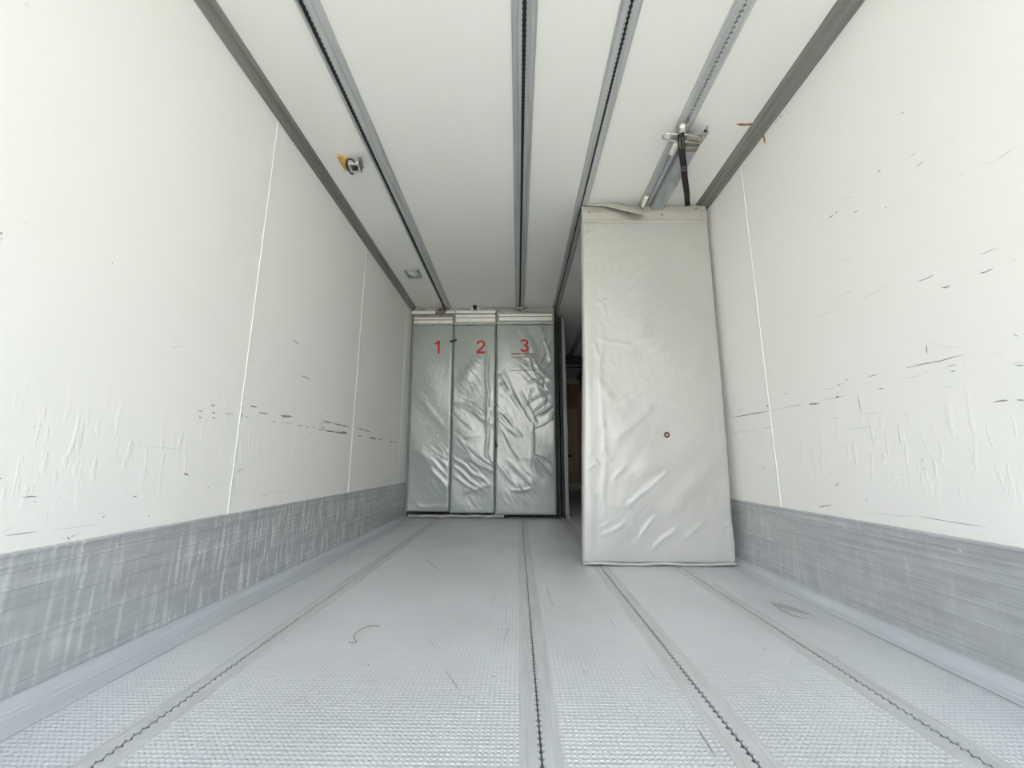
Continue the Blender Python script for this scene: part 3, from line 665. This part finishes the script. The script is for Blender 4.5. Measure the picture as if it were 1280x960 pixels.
# ---------------------------------------------------------------- free-standing panel
YP = 2.44
t = thing('loose_partition_panel', (.82, YP+.03, 0), 'light grey padded panel with one brass eyelet, standing by the right wall', 'partition panel')
xlf = lambda z: interp([(0, .365), (.6, .385), (1.2, .406), (2.14, .424)], z)
xrf = lambda z: interp([(0, 1.220), (.04, 1.228), (.12, 1.235), (.25, 1.231), (.45, 1.238), (.7, 1.245), (.95, 1.248), (1.2, 1.252), (1.45, 1.250), (1.7, 1.2545), (2.14, 1.260)], z)
QP = lambda u, v: (at(u, v, 1, YP).x, at(u, v, 1, YP).z)
def qr(u0_, v0_, u1_, v1_, w, a): return (*QP(u0_, v0_), *QP(u1_, v1_), w*1.1, a*.6)
RP = [('fine', .75, .0045), qr(783, 633, 832, 592, .012, .007), qr(800, 668, 818, 650, .010, .006), qr(820, 688, 843, 660, .011, .007), qr(855, 672, 880, 655, .010, .004),
      qr(770, 548, 815, 510, .022, .006), qr(765, 600, 782, 582, .012, .006), qr(750, 668, 778, 658, .012, .004), qr(736, 400, 738, 700, .022, .004), qr(752, 420, 756, 640, .014, .004),
      qr(748, 470, 765, 500, .02, .005), qr(752, 560, 764, 575, .018, .005), qr(748, 425, 790, 432, .012, .003), qr(830, 588, 850, 586, .010, .003), qr(800, 590, 870, 560, .05, .006)]+rnd_ridges(26, .39, .56, .4, 1.6, 80, 40, .07, .011, .0035, 21)+rnd_ridges(9, .5, 1.1, .1, 1.9, 45, 25, .4, .05, .004, 33)
pad('padding', xlf, xrf, .012, 2.137, lambda z: YP, .045, RP, M_vinyl2, t, puff=.016, nx=120, nz=300, edge=.016, wav=.002)
def pline(bm, pts, w):
    fine = []
    for (x0, z0), (x1, z1) in zip(pts, pts[1:]):
        for k in range(40): fine.append((x0+(x1-x0)*k/40, z0+(z1-z0)*k/40))
    fine.append(pts[-1]); P3 = [Vector((x, YP-hfun(RP, x, z)+.002*math.sin(x*9+z*3.1)*math.sin(z*4.3+x*2)-.0014, z)) for x, z in fine]
    prev = None
    for i, p in enumerate(P3):
        d = (P3[min(i+1, len(P3)-1)]-P3[max(i-1, 0)]); s = Vector((d.z, 0, -d.x)).normalized()*w/2
        cur = (bm.verts.new(p+s), bm.verts.new(p-s))
        if prev: bm.faces.new((prev[0], cur[0], cur[1], prev[1]))
        prev = cur
for nm, pts in [('seam', [QP(743.5, 281), QP(744, 400), QP(746, 500), QP(745, 634)]), ('seam', [QP(867, 283), QP(876, 370), QP(886, 460), QP(896, 638)]),
                ('seam', [QP(729, 281.5), QP(800, 282), QP(884, 284)]), ('seam', [QP(745, 634), QP(800, 637), QP(896, 639)]), ('seam', [QP(742, 638), QP(742, 690)]), ('seam', [QP(729, 693), QP(820, 699), QP(905, 702)])]:
    bm = nb(); pline(bm, pts, .0022); o = link(nm, bm, M_vseam, t); 
# scuffs on the face
bm = nb(); r = random.Random(4)
for k in range(30):
    u, v = r.choice([(752, 420), (765, 424), (775, 428), (745, 415), (755, 440)]); x, z = QP(u+r.uniform(-9, 12), v+r.uniform(-8, 8))
    l = r.uniform(.004, .014); pline(bm, [(x, z), (x+l, z+r.uniform(-.004, .004))], .003)
for u, v in [(774, 383), (780, 380), (782, 402), (785, 404), (783, 408), (875, 441), (816, 453), (783, 360), (772, 402), (847, 602), (784, 675)]:
    x, z = QP(u, v); pline(bm, [(x-.003, z-.001), (x+.003, z+.001)], .005)
link('scuff_marks', bm, mat('panel_scuff', (.42, .41, .37), rough=.6), t)
# header of the loose panel
bm = nb(); n = 40; rows = []
for j, (z, dy) in enumerate(((2.128, -.002), (2.136, -.008), (2.155, -.004), (2.198, -.006), (2.216, -.002), (2.252, .006))):
    rows.append([bm.verts.new((.428+.822*i/n, YP+dy+.002*math.sin(i*.7+j), z-(.006*i/n if j < 4 else .002)+.0015*math.sin(i*.5+j*.4))) for i in range(n+1)])
rows.append([bm.verts.new((v.co.x, YP+.03, v.co.z)) for v in rows[-1]]); rows.append([bm.verts.new((v.co.x, YP+.03, v.co.z)) for v in rows[0]])
for A_, B_ in zip(rows, rows[1:]+rows[:1]):
    for i in range(n): bm.faces.new((A_[i], A_[i+1], B_[i+1], B_[i]))
bm.faces.new([q[0] for q in rows]); bm.faces.new([q[-1] for q in rows])
link('header_flap', bm, M_vflap2, t)
for u, v in [(737, 265.5), (785, 266), (828, 268), (876.5, 268.5), (870.5, 260)]:
    p = at(u, v, 1, YP-.009); bm = nb(); dome(bm, (p.x, YP-.006, p.z), (0, -1, 0), .0085, .0045); o = link('rivet', bm, M_worn, t, True)
# torn flap at the header's top left, curling forward
bm = nb(); n = 18; rows = []
for j in range(5):
    row = []
    for i in range(n+1):
        s = i/n; k = j/4
        uT, vT = (728+77*s, interp([(0, 254), (.40, 252.2), (.45, 252), (1, 262)], s)); uB, vB = (732+72*s, interp([(0, 256), (.35, 258), (.7, 264), (1, 268.5)], s))
        y = YP-.01-.075*s*k-.02*s
        row.append(bm.verts.new(at(uT+(uB-uT)*k, vT+(vB-vT)*k, 1, y)))
    rows.append(row)
for A_, B_ in zip(rows, rows[1:]):
    for i in range(n): bm.faces.new((A_[i], A_[i+1], B_[i+1], B_[i]))
for v in bm.verts: v.co.z = min(v.co.z, ZC-.016)
o = link('torn_flap', bm, M_vflap2, t, True); o.modifiers.new('s', 'SOLIDIFY').thickness = .003
# eyelet
gx, gz = QP(833.5, 543.5); gy = YP-hfun(RP, gx, gz)-.003+.002*math.sin(gx*9+gz*3.1)*math.sin(gz*4.3+gx*2)
bm = nb(); K = 20
tube(bm, [(gx+.0125*math.cos(2*math.pi*k/K), gy, gz+.0125*math.sin(2*math.pi*k/K)) for k in range(K)], .005, 8, closed=True)
o = link('eyelet', bm, mat('brown_brass', (.11, .06, .03), rough=.45, metal=.4), t, True); o['label'] = 'dark brass eyelet'
bm = nb(); dome(bm, (gx, gy+.001, gz), (0, -1, 0), .006, .004); link('eyelet_centre', bm, M_white, o, True)
bm = nb(); tube(bm, [(.372, YP-.002, .011)]+[(.370+.852*i/30, YP-.006+.003*math.sin(i*.9), .013+.003*math.sin(i*.5)) for i in range(31)], .008, 8); link('bottom_hem', bm, M_vinyl2, t, True)

# ---------------------------------------------------------------- slider, strap
t = thing('track_slider', (.92, 2.1, ZC-.03), 'galvanised slider bar with wire loop, white blocks and black strap, under the right ceiling track', 'slider')
zB = 2.215
xl_, xr_ = at(816, 258, 2, zB).x, at(832, 257, 2, zB).x
prof = [(xl_, zB+.034), (xl_, zB+.004), (xl_+.004, zB), (xr_-.004, zB), (xr_, zB+.004), (xr_, zB+.034), (xr_-.004, zB+.034), (xr_-.004, zB+.006), (xl_+.004, zB+.006), (xl_+.004, zB+.034)]
yN = at(882, 167, 2, zB).y
extrude_profile('channel_bar', prof, yN, 2.47, M_galv, t)
zb = zB+.0
a = at(857, 164, 2, zb); b = at(882, 180, 2, zb)
boxo('bracket', (xl_-.012, xr_-.004, yN+.012, yN+.055, zB-.012, zB-.001), M_worn, t, bev=.002)
boxo('bracket_back', (xl_-.012, xr_-.006, yN+.075, yN+.115, zB-.008, zB-.001), M_worn, t, bev=.002)
c0 = at(829, 172, 2, zB-.016)
def lp(u, v): return at(u, v, 2, zB-.018)
bm = nb(); pts = [lp(878, 171), lp(858, 168.5), lp(838, 167), lp(832, 167.2), lp(828.5, 170), lp(828.5, 173), lp(832, 175), lp(845, 176), lp(858, 177), lp(873, 178.5)]
tube(bm, pts, .0045, 10); link('wire_loop', bm, M_steel, t, True)
def block(u0_, v0_, u1_, v1_, z, r_, name='slide_block'):
    a, b = at(u0_, v0_, 2, z), at(u1_, v1_, 2, z); d = (b-a)
    bm = nb(); tube(bm, [a, a+d*.12, b-d*.12, b], r_, 10, rx=r_*1.0)
    ring = bm.verts[:]
    return link(name, bm, M_white, t, True)
block(853, 157, 852.5, 168, zB+.012, .014); block(845, 180, 840, 192, zB+.012, .016)
block(808, 246, 803, 258, zB+.015, .014)
boxo('end_tab', (xr_-.004, xr_+.003, yN-.016, yN+.03, zB-.004, zB+.034), M_galv, t)
# strap from the slider back to the panel's top
path = [(851.0, 166.5, 2.196), (851.6, 176, 2.186), (852, 184, 2.180), (853.2, 197, 2.172), (855, 210, 2.170), (855.8, 222, 2.174), (857.4, 233, 2.183), (858.6, 243, 2.200), (859, 251, 2.226)]
pts = [at(u, v, 2, z) for u, v, z in path]; pts.append(Vector((at(859.3, 253, 1, YP-.012).x, YP-.012, 2.238)))
def cat(P, n=6):
    out = []
    for i in range(len(P)-1):
        p0, p1, p2, p3 = P[max(i-1, 0)], P[i], P[i+1], P[min(i+2, len(P)-1)]
        for k in range(n):
            s = k/n; out.append(.5*((2*p1)+(p2-p0)*s+(2*p0-5*p1+4*p2-p3)*s*s+(3*p1-p0-3*p2+p3)*s**3))
    return out+[P[-1]]
def band(bm, P, wds, th):
    rows = []
    for i, p in enumerate(P):
        d = (P[min(i+1, len(P)-1)]-P[max(i-1, 0)]).normalized(); s = Vector((1, 0, 0)); s = (s-d*s.dot(d)).normalized(); nn = s.cross(d).normalized()
        h = wds/2
        rows.append([bm.verts.new(p+s*a*h+nn*b*th/2) for a, b in ((-1, -1), (1, -1), (1, 1), (-1, 1))])
    for A_, B_ in zip(rows, rows[1:]):
        for k in range(4): bm.faces.new((A_[k], A_[(k+1) % 4], B_[(k+1) % 4], B_[k]))
    bm.faces.new(rows[0]); bm.faces.new(rows[-1][::-1])
bm = nb(); PTS = cat(pts); band(bm, PTS, .033, .003); tt = link('webbing_strap', bm, M_strap, t); tt['label'] = 'black webbing strap'
def keeper(u, v0_, v1_, z0_, z1_, hw):
    a, b = at(u, v0_, 2, z0_-.005), at(u, v1_, 2, z1_-.005)
    bm = nb(); tube(bm, [a+Vector((-hw, 0, 0)), a+Vector((hw, 0, 0)), b+Vector((hw, 0, 0)), b+Vector((-hw, 0, 0))], .0014, 6, closed=True); link('keeper', bm, M_steel, tt, True).matrix_parent_inverse = Matrix()
keeper(852, 172.5, 185, 2.188, 2.180, .0085); keeper(855.2, 208.5, 213.5, 2.170, 2.171, .0085)

# ---------------------------------------------------------------- ceiling lamps
a, b = at(504, 337.5, 2, ZC), at(528, 346, 2, ZC)
x0, x1, y0, y1 = a.x+.012, b.x-.006, a.y+.003, b.y
t = thing('ceiling_lamp', ((x0+x1)/2, (y0+y1)/2, ZC), 'small square clear ceiling lamp, intact, beside the left ceiling track', 'lamp', )
bm = nb(); box(bm, x0, x1, y0, y0+.012, ZC-.012, ZC); box(bm, x0, x1, y1-.012, y1, ZC-.012, ZC); box(bm, x0, x0+.012, y0, y1, ZC-.012, ZC); box(bm, x1-.012, x1, y0, y1, ZC-.012, ZC)
link('frame', bm, M_lampf, t)
bm = nb(); g = 14; rows = []
for j in range(g+1):
    rows.append([bm.verts.new((x0+.012+(x1-x0-.024)*i/g, y0+.012+(y1-y0-.024)*j/g, ZC-.006-.022*math.sin(math.pi*i/g)*math.sin(math.pi*j/g))) for i in range(g+1)])
for A_, B_ in zip(rows, rows[1:]):
    for i in range(g): bm.faces.new((A_[i], A_[i+1], B_[i+1], B_[i]))
link('lens', bm, M_lamp, t, True)
M_dk = mat('dark_grey_metal', (.16, .16, .15), rough=.4, metal=.3)
# torn-out lamp with foam and wires
t = thing('broken_ceiling_lamp', (-.96, 2.08, ZC), 'torn-out grey ceiling lamp hanging by black wires beside orange foam', 'lamp')
zz = ZC-.002
bm = nb(); out_ = [(421.5, 196.5), (425, 198.5), (430, 200), (433, 200.5), (434.5, 208), (435.5, 215), (433, 215.5), (430, 212), (426, 206)]
lo = [at(u, v, 2, ZC-.022) for u, v in out_]; cx_ = sum((p.x for p in lo))/len(lo); cy_ = sum((p.y for p in lo))/len(lo)
hi = [Vector((cx_+(p.x-cx_)*1.05, cy_+(p.y-cy_)*1.05, ZC)) for p in lo]
L_ = [bm.verts.new(p+Vector((0, 0, random.uniform(0, .012)))) for p in lo]; H_ = [bm.verts.new(p) for p in hi]
bm.faces.new(L_); bm.faces.new(H_[::-1])
for k in range(len(L_)): bm.faces.new((L_[k], L_[(k+1) % len(L_)], H_[(k+1) % len(L_)], H_[k]))
bmesh.ops.triangulate(bm, faces=bm.faces[:])
o = link('foam', bm, M_foam, t); o['label'] = 'torn orange insulation foam'
def W(u, v, dz): return at(u, v, 2, ZC-dz)
for pth in ([(433.5, 200, .02), (436, 199, .04), (440, 199.5, .045), (443.5, 203, .04), (447, 204.2, .035)], [(433, 203, .015), (432.8, 206, .03), (435, 211, .045), (437.5, 215.5, .05), (440, 217.3, .05), (441.5, 216.6, .05)],
            [(434, 201, .02), (433.3, 206, .035), (434.3, 210, .04), (437, 213, .045)]):
    bm = nb(); tube(bm, cat([W(*q) for q in pth], 4), .0045, 8); link('wire', bm, M_rubber, t, True)
fr = [W(434.8, 205.2, .05), W(448, 205, .05), W(451.5, 215.6, .05), W(439.8, 216, .05)]
bm = nb()
def slab(bm, q, th):
    lo = [bm.verts.new(p) for p in q]; hi = [bm.verts.new(p+Vector((0, 0, th))) for p in q]
    bm.faces.new(lo); bm.faces.new(hi[::-1])
    for k in range(len(q)): bm.faces.new((lo[k], lo[(k+1) % len(q)], hi[(k+1) % len(q)], hi[k]))
c = sum(fr, Vector())/4; inn = [c+(p-c)*.72 for p in fr]
for k in range(4): slab(bm, [fr[k], fr[(k+1) % 4], inn[(k+1) % 4], inn[k]], .018)
link('housing_frame', bm, mat('light_grey_housing', (.60, .60, .58), rough=.4), t)
bm = nb(); slab(bm, [p+Vector((0, 0, .012)) for p in inn], .004); link('reflector', bm, M_dk, t)
bm = nb(); pw = [W(441, 211.5, .046), W(446, 211, .046)]; tube(bm, pw, .008, 8); link('bulb_holder', bm, M_rubber, t, True)
bm = nb(); slab(bm, [W(448, 202, .05), W(451.5, 202, .05), W(453.5, 209.5, .05), W(452.8, 215.6, .05), W(451.5, 215.6, .05), W(448, 205, .05)], .03); link('side_plate', bm, M_dk, t)
bm = nb(); slab(bm, [W(453, 208, .05), W(455, 210.5, .05), W(453.2, 210.5, .05)], .006); link('tab', bm, M_lampf, t)

# wire scrap lying on the floor
bm = nb(); pth = [(436, 802, .006), (441, 803.5, .004), (446, 801.5, .004), (443, 799, .008), (443.5, 793, .010), (450, 787.5, .008), (461, 783, .005), (470, 782, .004), (474, 783, .004)]
P = cat([at(u, v, 2, z) for u, v, z in pth], 5); tube(bm, P, .0016, 6)
tag(link('wire_scrap', bm, M_worn, None, True), 'thin bent scrap of wire lying on the tread floor left of centre', 'wire')
